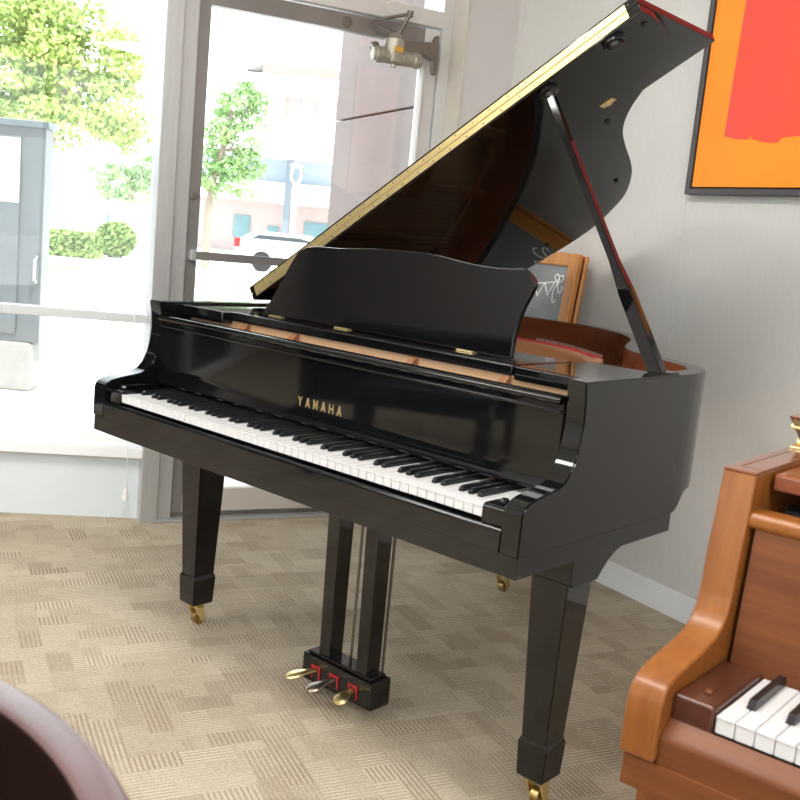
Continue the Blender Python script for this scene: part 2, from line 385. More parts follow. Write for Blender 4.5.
# --- window 1, its low wall and sill
FR[0] = F_WIN
win = root_struct('window_1', F_WIN @ Vector((-1.2, 0, 0)))
obj('window_glass', box(-3.0, -.03, .02, .026, .33, CEIL), 'glass', win, smooth=0)
obj('bottom_frame', box(-3.0, -.02, -.02, .06, .302, .338, .003), 'white_trim', win)
obj('crossbar', box(-3.0, -.02, -.012, .05, .802, .838, .003), 'alu', win)
obj('mullion', box(-3.06, -3.0, -.02, .06, .30, CEIL, .003), 'alu', win)
obj('window_sill', box(-3.06, -.03, -.05, .02, .262, .302, .004), 'white_trim', win)
obj('sill_apron', box(-3.06, -.03, -.03, 0, .252, .262, .002), 'alu', win)
obj('wall_low', box(-3.06, .006, .0, .12, 0, .30), 'lowwall', kind='structure')
win2 = root_struct('window_2', F_WIN @ Vector((-4.6, 0, 0)))
obj('window_glass', box(-6.1, -3.06, .02, .026, .08, CEIL), 'glass', win2, smooth=0)
obj('bottom_frame', box(-6.1, -3.06, -.02, .06, .0, .08, .003), 'white_trim', win2)
obj('crossbar', box(-6.1, -3.06, -.012, .05, .802, .838, .003), 'alu', win2)
obj('mullion', box(-4.62, -4.54, -.02, .06, .0, CEIL, .003), 'alu', win2)
obj('mullion', box(-6.16, -6.1, -.02, .06, .0, CEIL, .003), 'alu', win2)
obj('wall_window_end', box(-9.5, -6.16, 0, .12, 0, CEIL), 'wall', kind='structure')
cord = thing('blind_cord', 'thin white blind cord with white pull hanging in front of the left window', 'cord', F_WIN @ Vector((-.085, -.075, .1)))
obj('cord', tube([(-.085, -.075, CEIL-.02), (-.085, -.075, 1.5), (-.085, -.075, .14)], .0022, 6), 'white_plastic', cord)
obj('cord_pull', lathe([(.004, .045), (.009, .03), (.013, 0), (.011, -.004)], (-.085, -.075, .10)), 'white_plastic', cord)
FR[0] = Matrix.Identity(4)

# --- panels for the added fill lamps, out of view
for x, y in LIGHTS:
    t = thing('fill_panel', 'white rectangular fill light panel added overhead, out of view', 'ceiling light', (x, y, CEIL), 0, 'added fill panels')
    obj('light_frame', box(x-.62, x+.62, y-.32, y+.32, CEIL-.02, CEIL), 'white_trim', t)
    obj('diffuser', box(x-.58, x+.58, y-.28, y+.28, CEIL-.03, CEIL-.02), 'lamp_panel', t)

# ------------------------------------------------------------------ grand piano
W, H = 1.455, .988
gp = thing('grand_piano', 'polished black grand piano with raised lid, on the carpet by the glass door', 'piano', (W/2, .8, 0))
prof = [(0, .664), (0, .742), (.006, .758), (.022, .767), (.05, .774), (.085, .779), (.115, .784), (.135, .793), (.152, .812), (.165, .838), (.173, .87), (.177, .905), (.174, .95), (.166, H)]
YS = .60
YS = .56
right = [(W, YS), (W, .60), (W, .62), (1.4532, .655), (1.446, .70), (1.428, .748), (1.392, .80), (1.330, .843), (1.258, .887), (1.19, .935), (1.13, .995), (1.085, 1.06), (1.042, 1.15), (.977, 1.288), (.918, 1.384), (.828, 1.488), (.735, 1.55), (.634, 1.602), (.52, 1.623), (.416, 1.627), (.287, 1.621), (.17, 1.598), (.07, 1.545), (.018, 1.47), (0, 1.38), (0, 1.1), (0, .8), (0, .6), (0, YS)]
outer = [tuple(p) for p in catmull(right, 5)]
inner = offset(outer, .045)
RIMZ = []
for x, y in outer:
    if x > 1.2 and y < .69:
        t = max(0, min(1, (y-.615)/.065)); RIMZ.append(.664+.046*(t*t*(3-2*t)))
    else: RIMZ.append(.71)
def rim_mesh():
    b = bmesh.new(); n = len(outer); rows = []
    for (xo, yo), (xi, yi), zb in zip(outer, inner, RIMZ):
        r = .004
        def L(t): return (xo+(xi-xo)*t, yo+(yi-yo)*t)
        pts = [(*L(0), zb), (*L(0), H-r), (*L(.03), H-r*.3), (*L(.09), H), (*L(.91), H), (*L(.97), H-r*.3), (*L(1), H-r), (*L(1), zb)]
        rows.append([b.verts.new(p) for p in pts])
    for i in range(n-1):
        for k in range(8):
            f = b.faces.new((rows[i][k], rows[i+1][k], rows[i+1][(k+1) % 8], rows[i][(k+1) % 8]))
            if k in (5, 6): f.material_index = 1
    bmesh.ops.recalc_face_normals(b, faces=b.faces[:])
    return b
rim = rim_mesh()
full = prof+[(YS, H), (YS, .664)]
for x0, x1 in ((-.009, .045), (W-.045, W)):
    b = prism(full, 0, x0, x1)
    ed = [e for e in b.edges if e.calc_face_angle(0) > .6 and not all(abs(v.co.y-YS) < 1e-4 for v in e.verts) and not all(v.co.z < .665 for v in e.verts)]
    bmesh.ops.bevel(b, geom=ed, offset=.003, segments=2, affect='EDGES')
    bmesh.ops.delete(b, geom=[f for f in b.faces if all(abs(v.co.y-YS) < 1e-3 for v in f.verts)], context='FACES')
    join(rim, b)
obj('case_rim', rim, ['black', 'rim_wood'], gp)
obj('keybed', box(0, W, 0, .61, .621, .663, .0006, 1), 'black', gp)
obj('key_slip', prism([(.0, .663), (.0, .700), (.001, .705), (.004, .7085), (.0065, .709), (.009, .7085), (.012, .705), (.013, .700), (.013, .663)], 0, .046, W-.046), 'black', gp)
obj('key_frame', box(.046, W-.046, .014, .58, .664, .70), 'black_satin', gp)
for nm, x0, x1 in (('key_block', .046, .1045), ('key_block', W-.1015, W-.046)):
    obj(nm, prism([(.012, .70), (.012, .741), (.018, .746), (.062, .747), (.072, .737), (.235, .735), (.235, .70)], 0, x0, x1, .002), 'black', gp)
for s in (0, 1):
    x = .076 if not s else W-.074
    obj('block_knob', lathe([(.008, 0), (.01, .004), (.007, .009)], (x, .045, .7465)), 'black', gp)
# keys
KX, KW, KZ = .106, 1.246/52, .737
blacks = []
for i in range(52):
    x0 = KX+i*KW+.0006; x1 = KX+(i+1)*KW-.0006
    b = box(x0, x1, .0165, .235, KZ-.022, KZ, .0012, 1); box(x0+.0004, x1-.0004, .015, .05, KZ-.003, KZ+.0002, .0008, 1, bm=b)
    obj('white_key', b, 'white_key', gp, smooth=0)
    if 'ABCDEFG'[i % 7] in 'ACDFG' and i < 51: blacks.append(KX+(i+1)*KW)
for x in blacks:
    sec = lambda y, w, z: [(x-w, y, KZ-.004), (x+w, y, KZ-.004), (x+w*.78, y, z), (x+w*.5, y, z+.001), (x-w*.5, y, z+.001), (x-w*.78, y, z)]
    b = loft([sec(.066, .0066, KZ+.002), sec(.068, .0064, KZ+.007), sec(.074, .006, KZ+.0108), sec(.225, .006, KZ+.0115)])
    obj('black_key', b, 'black_key', gp)
obj('key_felt', box(.106, W-.106, .228, .238, KZ-.01, KZ+.006), 'red_felt', gp)
# fallboard
fb = prism([(.166, .757), (.17, .754), (.186, .756), (.187, .94), (.172, .94), (.171, .80), (.169, .775), (.166, .765)], 0, .047, W-.047, .001)
fbo = obj('fallboard', fb, 'black', gp)
b = tube([(.05, .166, .943), (W-.05, .166, .943)], .0085, 14); box(.05, W-.05, .166, .192, .936, .9515, .002, bm=b)
obj('fallboard_lip', b, 'black', fbo)
obj('fallboard_strip', box(.05, W-.05, .164, .172, .918, .924, .002), 'black', fbo)
# lettering, polygons in (x, z)
def glyph(ch):
    s = .21
    if ch == 'Y': return [[(0, 1), (.24, 1), (.5, .62), (.76, 1), (1, 1), (.61, .45), (.61, 0), (.39, 0), (.39, .45)]]
    if ch == 'A': return [[(0, 0), (.22, 0), (.5, .74), (.78, 0), (1, 0), (.62, 1), (.38, 1)], [(.26, .2), (.74, .2), (.68, .36), (.32, .36)]]
    if ch == 'M': return [[(0, 0), (.2, 0), (.2, 1), (0, 1)], [(.8, 0), (1, 0), (1, 1), (.8, 1)], [(.2, 1), (.2, .66), (.5, .1), (.8, .66), (.8, 1), (.5, .44)]]
    if ch == 'H': return [[(0, 0), (.2, 0), (.2, 1), (0, 1)], [(.8, 0), (1, 0), (1, 1), (.8, 1)], [(.2, .41), (.8, .41), (.8, .59), (.2, .59)]]
b = None
for i, ch in enumerate('YAMAHA'):
    x0 = .645+i*.0278
    for pl in glyph(ch): b = prism([(x0+p[0]*.0155, .7965+p[1]*.0235) for p in pl], 1, .1695, .1715, bm=b)
obj('lettering', b, 'brass', fbo, smooth=0, label='gold lettering reading YAMAHA')
# inside: pinblock, plate, soundboard, strings
obj('pinblock', box(.05, W-.05, .272, .50, .885, .957), 'pin_wood', gp, label='pale tan wood seen through the slot below the music shelf')
for x in (.30, .50, .915, 1.185): obj('pinblock_brace', prism([(.205, .90), (.272, .90), (.272, .956), (.262, .956)], 0, x, x+.022, .002), 'brown_block', gp)
inn = offset(outer, .046)
def inset_poly(d, y0):
    p = [q for q in offset(outer, d) if q[1] > y0]; return p
obj('soundboard', prism([(W-.05, .45)]+inset_poly(.046, .62)+[(.046, .45)], 2, .79, .80), 'spruce', gp, smooth=0)
pl = None
ring = bmesh.new(); A = inset_poly(.048, .62); B = inset_poly(.12, .62); A = A[:len(B)]
va = [[ring.verts.new((p[0], p[1], z)) for p in (a_, b_)] for a_, b_ in zip(A, B) for z in (.872,)]
vb = [[ring.verts.new((p[0], p[1], .86)) for p in (a_, b_)] for a_, b_ in zip(A, B)]
for i in range(len(va)-1):
    ring.faces.new((va[i][0], va[i][1], va[i+1][1], va[i+1][0])); ring.faces.new((vb[i][0], vb[i+1][0], vb[i+1][1], vb[i][1]))
    ring.faces.new((va[i][1], vb[i][1], vb[i+1][1], va[i+1][1]))
bmesh.ops.recalc_face_normals(ring, faces=ring.faces[:])
box(.05, W-.05, .50, .66, .855, .872, .003, bm=ring)
for x, y1 in ((.20, 1.5), (.42, 1.56), (.66, 1.5), (.88, 1.32)): box(x-.018, x+.018, .6, y1, .86, .885, .006, bm=ring)
obj('iron_plate', ring, 'plate', gp)
web = prism([(.40, 1.05), (.55, 1.035), (.69, 1.0), (.80, .985), (.92, .93), (1.02, .86), (1.07, .80), (1.10, .83), (1.06, .91), (.96, 1.01), (.84, 1.075), (.70, 1.10), (.55, 1.13), (.40, 1.14)], 2, .872, .955, .008)
obj('plate_web', web, 'plate', gp)
obj('felt_strip', prism([(.60, 1.075), (.70, 1.055), (.83, 1.03), (.94, .975), (1.03, .90), (1.05, .915), (.955, .995), (.84, 1.055), (.70, 1.085), (.60, 1.10)], 2, .9535, .9575), 'red_felt', gp)
b = None
for i in range(30):
    t = i/29; x = 1.045-.33*t; y = .918+.175*math.sin(t*1.45)
    b = lathe([(.0028, 0), (.0028, .010)], (x, y, .955), seg=6, bm=b)
o = obj('tuning_pins', b, 'steel', gp); o['kind'] = 'stuff'
b = None
for i in range(70):
    t = i/69; x0 = .09+1.26*t; y1 = 1.5-.9*t**1.4
    b = tube([(x0, .52, .895), (x0+.06*(1-t), max(.66, y1), .895)], .0009+.001*(1-t), 4, bm=b, cap=False)
o = obj('strings', b, 'steel', gp); o['kind'] = 'stuff'
# music shelf and desk
obj('music_shelf', box(.246, 1.214, .26, .50, .958, .983, .005, 3), 'black', gp)
obj('shelf_rail', box(.047, .243, .235, .52, .950, .982, .004, 3), 'black', gp)
obj('shelf_rail', box(1.217, W-.047, .262, .575, .950, .981, .004, 3), 'black', gp)
dk = [(.298, .985), (.335, 1.033), (.372, 1.09), (.405, 1.14), (.428, 1.168), (.46, 1.182), (.503, 1.187), (.56, 1.1875), (.62, 1.190), (.69, 1.196), (.77, 1.199), (.867, 1.200), (.92, 1.197), (.977, 1.190), (1.03, 1.185), (1.089, 1.183), (1.135, 1.185), (1.163, 1.188), (1.182, 1.178), (1.195, 1.166), (1.2, 1.153), (1.19, 1.13), (1.177, 1.103), (1.166, 1.07), (1.16, 1.035), (1.158, 1.0), (1.158, .985)]
desk = prism(dk, 1, -.007, .007, .0025)
md = None
bmesh.ops.transform(desk, matrix=Matrix.Translation((0, .336, .985)) @ Matrix.Rotation(math.radians(-.8), 4, 'X') @ Matrix.Translation((0, 0, -.985)), verts=desk.verts)
mdo = obj('music_desk', desk, 'black', gp)
for x in (.36, .62, 1.03):
    obj('desk_hinge', box(x-.025, x+.025, .322, .34, .983, .9865, .001), 'brass', mdo)
# lid (its own frame: u across, y deep, w up from the opening plane)
TH = .5557
FR[0] = frame((0, 0, H+.03), (math.cos(TH), 0, math.sin(TH)), (0, 1, 0), (-math.sin(TH), 0, math.cos(TH)))
YH = .5416
lr = [(1.462, YH), (1.462, .60), (1.455, .65), (1.442, .705), (1.418, .755), (1.378, .803), (1.325, .848), (1.262, .893), (1.197, .94), (1.14, .998), (1.097, 1.06), (1.052, 1.15), (.986, 1.293), (.927, 1.391), (.838, 1.497), (.742, 1.561), (.637, 1.612), (.53, 1.634), (.416, 1.638), (.287, 1.632), (.165, 1.608), (.062, 1.555), (.006, 1.475), (-.012, 1.38)]
lo = [tuple(p) for p in catmull(lr[1:], 4)]
lid = prism([lr[0]]+lo+[(-.012, YH)], 2, -.022, -.001, .003)
lido = obj('lid', lid, 'black', gp)
flap = prism([(-.012, YH), (1.462, YH), (1.462, .942), (-.012, .942)], 2, .001, .023, .003)
flo = obj('lid_flap', flap, 'black', lido)
b = box(.012, 1.432, YH-.0015, YH+.001, -.0165, -.002); box(.012, 1.432, YH-.0015, YH+.001, .002, .0165, bm=b)
b = tube([(.012, YH-.001, 0), (1.432, YH-.001, 0)], .0022, 8, bm=b)
for i in range(24):
    for w in (-.0105, .0105): screw = lathe([(.0024, 0), (.0016, .001)], (.03+i*.06+(.03 if w > 0 else 0), YH-.0015, w), (0, -1, 0), 8); [setattr(f, 'material_index', 1) for f in screw.faces]; join(b, screw)
obj('lid_hinge', b, ['brass', 'alu_dark'], lido)
obj('lid_lock', lathe([(.027, -.022), (.027, -.030), (.022, -.032), (.018, -.028), (.015, -.04), (.009, -.042)], (1.365, .575, 0), (0, 0, 1)), 'black_satin', lido)
obj('prop_cup', lathe([(.025, -.022), (.025, -.029), (.017, -.034), (.014, -.042)], (1.166, .582, 0), (0, 0, 1)), 'black_satin', lido)
b = box(1.168, 1.208, .819, .841, -.025, -.022, .001); lathe([(.010, -.022), (.010, -.028)], (1.188, .83, 0), bm=b)
obj('prop_plate', b, 'brass', lido)
for u, y in ((1.435, .6), (1.125, .926), (.898, 1.34), (.484, 1.52)):
    obj('lid_bumper', lathe([(.0075, -.022), (.0075, -.027), (.006, -.028)], (u, y, 0), seg=12), 'rubber', lido)
top = FR[0] @ Vector((1.168, .582, -.03))
FR[0] = Matrix.Identity(4)
# lid prop
base = Vector((1.418, .545, H-.02)); dirv = (top-base).normalized()
side = dirv.cross(Vector((0, 1, 0))).normalized(); fw = side.cross(dirv)
FR[0] = frame(base, side, fw, dirv); Lp = (top-base).length; J = Lp*.36
b = loft([[(-.0165, -.015, 0), (.0165, -.015, 0), (.0165, .015, 0), (-.0165, .015, 0)], [(-.0155, -.014, J*.8), (.0155, -.014, J*.8), (.0155, .014, J*.8), (-.0155, .014, J*.8)], [(-.0095, -.0105, J*1.12), (.0095, -.0105, J*1.12), (.0095, .0105, J*1.12), (-.0095, .0105, J*1.12)], [(-.0085, -.01, Lp), (.0085, -.01, Lp), (.0085, .01, Lp), (-.0085, .01, Lp)]])
bmesh.ops.bevel(b, geom=b.edges[:], offset=.002, segments=2, affect='EDGES')
po = obj('lid_prop', b, 'black', gp)
obj('prop_slot', box(.0148, .0169, -.006, .006, .06, J*.9, .001), 'rubber', po)
obj('short_prop', box(-.0172, -.0148, -.006, .006, .04, J*.85, .001), 'black', po)
FR[0] = Matrix.Identity(4)
obj('prop_bracket', box(1.392, 1.446, .525, .572, H-.001, H+.004, .001), 'black', gp)
# legs
def leg(cx, cy, block=True):
    q = lambda hw, y0, y1, z: [(cx-hw, y0, z), (cx+hw, y0, z), (cx+hw, y1, z), (cx-hw, y1, z)]
    b = loft([q(.047, cy-.052, cy+.046, .545), q(.0325, cy-.036, cy+.036, .165)])
    loft([q(.0325, cy-.036, cy+.036, .166), q(.038, cy-.040, cy+.040, .152), q(.035, cy-.037, cy+.037, .078), q(.031, cy-.033, cy+.033, .072)], bm=b)
    bmesh.ops.bevel(b, geom=[e for e in b.edges if abs((e.verts[0].co-e.verts[1].co).z) > .02], offset=.002, segments=2, affect='EDGES')
    lg = obj('leg', b, 'black', gp)
    if block:
        pr = [(cy-.065, .621), (cy-.065, .55), (cy-.052, .54), (cy+.045, .54), (cy+.06, .556), (cy+.085, .578), (cy+.115, .594), (cy+.155, .604), (cy+.20, .612), (cy+.215, .621)]
        obj('leg_block', prism(pr, 0, cx-.06, cx+.06, .004), 'black', lg)
    else:
        obj('leg_block', box(cx-.07, cx+.07, cy-.07, cy+.07, .54, .79, .004), 'black', lg)
    c = lathe([(.015, .062), (.017, .074)], (cx, cy, 0), seg=14)
    for k in (-1, 1): prism([(cy-.014, .066), (cy+.014, .066), (cy+.022, .03), (cy+.018, .012), (cy+.006, .012), (cy-.012, .05)], 0, cx+k*.019-.003, cx+k*.019+.003, .001, bm=c)
    box(cx-.022, cx+.022, cy-.014, cy+.014, .060, .067, .001, bm=c)
    ca = obj('caster', c, 'brass', lg)
    lathe_w = lathe([(.010, -.012), (.0195, -.010), (.0195, .010), (.010, .012)], (cx, cy+.010, .0195), (1, 0, 0), 20)
    obj('caster_wheel', lathe_w, 'brass_dark', lg)
leg(.095, .322); leg(W-.092, .322); leg(.478, 1.40, False)
# pedal lyre
ly = obj('pedal_lyre', box(.612, .872, .292, .366, .030, .106, .006, 2), 'black', gp)
obj('lyre_cap', box(.626, .858, .30, .358, .104, .114, .003), 'black', ly)
obj('lyre_top', box(.62, .845, .28, .40, .60, .622, .003), 'black', ly)
for x in (.677, .815):
    obj('lyre_post', loft([[(x-.0135, .303, .11), (x+.0235, .303, .11), (x+.0235, .352, .11), (x-.0135, .352, .11)], [(x-.0215, .30, .61), (x+.0215, .30, .61), (x+.0215, .355, .61), (x-.0215, .355, .61)]]), 'black', ly)
for x in (.716, .832): obj('pedal_rod', tube([(x, .372, .06), (x, .372, .615)], .004, 8), 'alu_dark', ly)
for x, tx, ty, m in ((.668, .622, .228, 'brass'), (.737, .715, .218, 'nickel'), (.808, .812, .230, 'brass')):
    sl_ = box(x-.0165, x+.0165, .2885, .296, .077, .0825); box(x-.0165, x-.0115, .2885, .296, .046, .077, bm=sl_); box(x+.0115, x+.0165, .2885, .296, .046, .077, bm=sl_)
    obj('pedal_slot', sl_, 'red_felt', ly, label='red felt edging of the pedal opening')
    obj('slot_opening', box(x-.0115, x+.0115, .2905, .297, .046, .077), 'rubber', ly)
    p0 = Vector((x, .31, .068)); p3 = Vector((tx, ty, .058)); n_ = 9; secs = []
    for k in range(n_+1):
        t = k/n_; p = p0.lerp(p3, t); p.x = x+(tx-x)*t**1.6; p.z += -.006*t**3+.004*math.sin(t*PI)
        w_ = .0095+.0115*max(0, min(1, (t-.35)/.4))**1.3; h_ = .006+.003*max(0, (t-.5))
        if k == n_: w_ *= .55; h_ *= .6
        dv = (p3-p0); px_ = Vector((-dv.y, dv.x, 0)).normalized()
        secs.append([tuple(p+px_*w_*math.cos(q_)+Vector((0, 0, h_*math.sin(q_)))) for q_ in [2*PI*j/14 for j in range(14)]])
    obj('pedal', loft(secs), m, ly)

# ------------------------------------------------------------------ brown console piano (own frame: x along the keys, y deep)
AN = math.radians(2.3)
cp = thing('upright_piano', 'brown wooden console upright piano at the right edge, only its left end in view', 'piano', (1.9155, -.42399, 0), AN)
FR[0] = wm(cp); CW = 1.42
cpf = [(-.006, .632), (-.005, .68), (-.003, .704), (.004, .719), (.016, .728), (.04, .735), (.078, .741), (.115, .746), (.145, .753), (.163, .763), (.175, .779), (.182, .80), (.187, .85), (.197, .91), (.205, .964), (.56, .964), (.56, 0.0), (.30, 0.0), (.30, .632)]
for x0, x1 in ((0, .046), (CW-.046, CW)):
    obj('side_cheek', prism(cpf, 0, x0, x1, .004, seg=3), 'console', cp)
    obj('cheek_top', box(x0+.0006, x1-.0006, .204, .558, .9635, .9665, .001), 'console_top', cp)
    obj('inlay', box(x0+.014, x0+.0152, .232, .545, .966, .9668), 'inlay', cp); obj('inlay', box(x0+.014, x1, .232, .2332, .966, .9668), 'inlay', cp)
obj('keybed', box(0.004, CW-.004, .0, .40, .588, .630, .003), 'console_h', cp)
obj('key_slip', prism([(.003, .628), (.003, .662), (.008, .669), (.0275, .683), (.0275, .628)], 0, .046, CW-.046, .002), 'console_h', cp)
obj('key_frame', box(.046, CW-.046, .026, .30, .63, .66), 'console_dark', cp)
for x0, x1 in ((.046, .0985), (CW-.0985, CW-.046)):
    obj('key_block', box(x0, x1, .027, .185, .66, .714, .005, 3), 'console_dark', cp)
    obj('block_knob', lathe([(.004, 0), (.0055, .003), (.004, .006)], ((x0+x1)/2+.004, .062, .713)), 'console_h', cp)
cb = []
for i in range(52):
    x0 = .1+i*.0235+.0006; x1 = x0+.0223
    b = box(x0, x1, .0305, .19, .683, .705, .0012, 1); box(x0+.0003, x1-.0003, .029, .06, .7025, .7053, .0008, 1, bm=b)
    obj('white_key', b, 'white_key', cp, smooth=0)
    if 'ABCDEFG'[i % 7] in 'ACDFG' and i < 51: cb.append(.1+(i+1)*.0235)
for x in cb:
    sec = lambda y, w, z: [(x-w, y, .701), (x+w, y, .701), (x+w*.75, y, z), (x-w*.75, y, z)]
    obj('black_key', loft([sec(.078, .0064, .709), sec(.084, .006, .7165), sec(.19, .006, .7165)]), 'black_key', cp)
obj('fallboard_panel', prism([(.186, .70), (.20, .70), (.222, .90), (.208, .90)], 0, .054, CW-.054), 'console_h', cp)
obj('gap_shade', box(.047, CW-.047, .236, .244, .66, .89), 'inlay', cp)  # dark sheet added so the gap by the fallboard panel looks shaded
obj('music_rail', prism([(.200, .898), (.205, .892), (.235, .892), (.24, .898), (.24, .910), (.232, .916), (.206, .914), (.200, .908)], 0, .040, CW-.04, .002), 'console', cp)
obj('hammer_rail', tube([(.06, .31, .90), (CW-.06, .31, .90)], .012), 'black_satin', cp)
obj('top_panel', box(.052, CW-.052, .255, .50, .938, .961, .004), 'console_top', cp)
lidb = prism([(.503, .978), (.60, .978), (.60, .997), (.477, .997), (.476, .994)], 0, .0, CW, .002); prism([(.441, 1.017), (.47, .999), (.60, 1.0), (.60, 1.019)], 0, .0, CW, .002, bm=lidb)
obj('top_lid', lidb, 'console_top', cp)
b = box(.004, .05, .455, .50, .9665, .9705, .001); tube([(-.003, .474, .998), (.06, .474, .998)], .004, bm=b); tube([(.004, .492, .974), (.06, .492, .974)], .005, bm=b)
obj('lid_hinge', b, 'brass', cp)
obj('lower_panel', box(.046, CW-.046, .30, .32, .06, .588), 'console_h', cp)
obj('back_panel', box(.046, CW-.046, .54, .558, .05, .96), 'console_dark', cp)
obj('bottom_board', box(.046, CW-.046, .30, .558, .0, .06), 'console_dark', cp)
for x in (.02, CW-.08): obj('leg', loft([[(x, .02, .588), (x+.06, .02, .588), (x+.06, .08, .588), (x, .08, .588)], [(x+.012, .035, 0), (x+.048, .035, 0), (x+.048, .07, 0), (x+.012, .07, 0)]]), 'console', cp)
FR[0] = Matrix.Identity(4)

# ------------------------------------------------------------------ unseen digital piano and bench, added to darken reflections in the fallboard
A2 = math.radians(142)
g2 = thing('reflection_piano', 'black digital piano added out of view to darken reflections in the grand piano', 'piano', (-1.6, -2.85, 0), A2)
FR[0] = wm(g2)
obj('body', box(-.7, .7, -.05, .38, .60, .74, .01), 'black', g2)
obj('back_panel', box(-.68, .68, .34, .36, .16, .60), 'black_satin', g2)
obj('key_lid', box(-.66, .66, -.03, .24, .741, .752, .003), 'black', g2)
for x in (-.66, .66):
    obj('side_panel', box(x-.02, x+.02, .02, .38, 0, .60, .003), 'black', g2)
    obj('leg', loft([[(x-.035, -.035, .60), (x+.035, -.035, .60), (x+.035, .03, .60), (x-.035, .03, .60)], [(x-.022, -.022, 0), (x+.022, -.022, 0), (x+.022, .02, 0), (x-.022, .02, 0)]]), 'black', g2)
for x in (-.1, 0, .1): obj('pedal', box(x-.018, x+.018, .18, .34, .05, .062, .004), 'brass', g2)
bn_ = thing('reflection_bench', 'black padded bench added out of view to darken reflections in the grand piano', 'bench', (-.95, -2.25, 0), A2+.15)
FR[0] = wm(bn_)
obj('seat', box(-.38, .38, -.17, .17, .43, .50, .02, 3), 'black_satin', bn_)
obj('apron', box(-.36, .36, -.15, .15, .37, .43, .003), 'black', bn_)
for x in (-.33, .33):
    for y in (-.12, .12): obj('leg', loft([[(x-.03, y-.03, .40), (x+.03, y-.03, .40), (x+.03, y+.03, .40), (x-.03, y+.03, .40)], [(x-.019, y-.019, 0), (x+.019, y-.019, 0), (x+.019, y+.019, 0), (x-.019, y+.019, 0)]]), 'black', bn_)
FR[0] = Matrix.Identity(4)

# ------------------------------------------------------------------ painting on the right wall
FR[0] = F_RIGHT
ps = (Vector((.8076, 1.7764))-C0).dot(ER)+.018; pz = 1.470; PW, PH = 1.0, 1.3; D0 = -.04
pa = thing('painting', 'abstract orange painting with a vermilion block, dark grey frame, on the right wall', 'painting', F_RIGHT @ Vector((ps+PW/2, 0, pz)))
fb_ = None
for a in ((ps, ps+.02, pz, pz+PH), (ps+PW-.02, ps+PW, pz, pz+PH), (ps+.02, ps+PW-.02, pz, pz+.02), (ps+.02, ps+PW-.02, pz+PH-.02, pz+PH)):
    fb_ = box(a[0], a[1], D0, 0, a[2], a[3], .0015, 1, bm=fb_)
obj('picture_frame', fb_, 'frame_grey', pa)
obj('frame_recess', box(ps+.02, ps+PW-.02, -.012, -.001, pz+.02, pz+PH-.02), 'frame_in', pa)
obj('canvas', box(ps+.0255, ps+PW-.0255, -.034, -.012, pz+.026, pz+PH-.026), 'orange', pa)
rp = [(ps+.135, pz+.19), (ps+.18, pz+.18), (ps+.235, pz+.176), (ps+.24, pz+.20), (ps+.245, pz+.178), (ps+.30, pz+.165), (ps+.345, pz+.162), (ps+.36, pz+.178), (ps+.42, pz+.182), (ps+.48, pz+.186), (ps+.56, pz+.18), (ps+.66, pz+.192), (ps+.78, pz+.185), (ps+.87, pz+.19), (ps+.865, pz+.6), (ps+.875, pz+1.1), (ps+.5, pz+1.115), (ps+.14, pz+1.1), (ps+.15, pz+.7), (ps+.14, pz+.4)]
obj('paint_block', prism(rp, 1, -.0355, -.034), 'red', pa, smooth=0, label='vermilion red block of paint')
FR[0] = Matrix.Identity(4)

# ------------------------------------------------------------------ chalkboard leaning at the right wall behind the piano
e3, n3 = v3(ER), v3(NR)
lean = math.atan(.1)
upb = (Vector((0, 0, 1))*math.cos(lean)+n3*math.sin(lean)); nb = e3.cross(upb)      # nb points into the wall side
if nb.dot(n3) < 0: nb = -nb
SB = -.100-(C0.dot(ER)); HB = 1.242
org = v3(C0+ER*SB-NR*.235)
ch = thing('chalkboard', 'chalkboard with amber wooden frame and white bunting drawing, leaning behind the grand piano', 'chalkboard', org)
FR[0] = frame(org, e3, nb, upb); WB = .56
b = None
for x0, x1, z0, z1 in ((-.052, 0, 0, HB), (-WB, -WB+.052, 0, HB), (-WB+.052, -.052, HB-.052, HB), (-WB+.052, -.052, .0, .052)):
    b = box(x0, x1, 0, .03, z0, z1, .008, 3, bm=b)
obj('board_frame', b, 'pine', ch)
b = None
for x0, x1, z0, z1 in ((-.052, .006, 0, HB-.004), (-WB, -WB+.052, 0, HB-.004), (-WB+.052, -.052, HB-.056, HB-.004)):
    b = box(x0, x1, .036, .056, z0, z1, .007, 3, bm=b)
obj('back_frame', b, 'pine', ch)
obj('frame_gap', box(-.046, -.004, .029, .037, .02, HB-.02), 'inlay', ch)
obj('slate', box(-WB+.05, -.05, .012, .022, .05, HB-.05), 'chalkboard', ch)
zc = HB-.108
dr = None
def chalk(pts, bm): return tube([(x, .0105, z) for x, z in pts], .0028, 6, bm=bm)
bx, bz = -.098, zc-.004
loop = lambda cx, cz, a, l, w: [(cx+l*.5*(1-math.cos(t))*math.cos(a)-w*math.sin(t)*math.sin(a), cz+l*.5*(1-math.cos(t))*math.sin(a)+w*math.sin(t)*math.cos(a)) for t in [2*PI*k/18 for k in range(19)]]
dr = chalk(loop(bx, bz, math.radians(125), 0.032, .011), dr); dr = chalk(loop(bx, bz, math.radians(40), 0.032, .011), dr)
dr = chalk(catmull([(bx, bz), (bx-.018, bz-.04), (bx-.016, bz-.075), (bx-.002, bz-.083), (bx+.006, bz-.07)], 5), dr)
dr = chalk(catmull([(bx, bz), (bx+.006, bz-.032), (bx+.02, bz-.045), (bx+.03, bz-.03), (bx+.026, bz-.015)], 5), dr)
sw = [(bx-.40+.01*k, bz-.02+.02*((k-20)/20)**2) for k in range(41)]
dr = chalk(sw, dr)
fl = []
for k in range(6):
    x = bx-.02-.06*k; z0 = lambda xx: bz-.02+.02*((xx-bx+.2)/.2)**2
    dr = chalk([(x, z0(x)), (x-.028, z0(x)-.055), (x-.056, z0(x-.056))], dr)
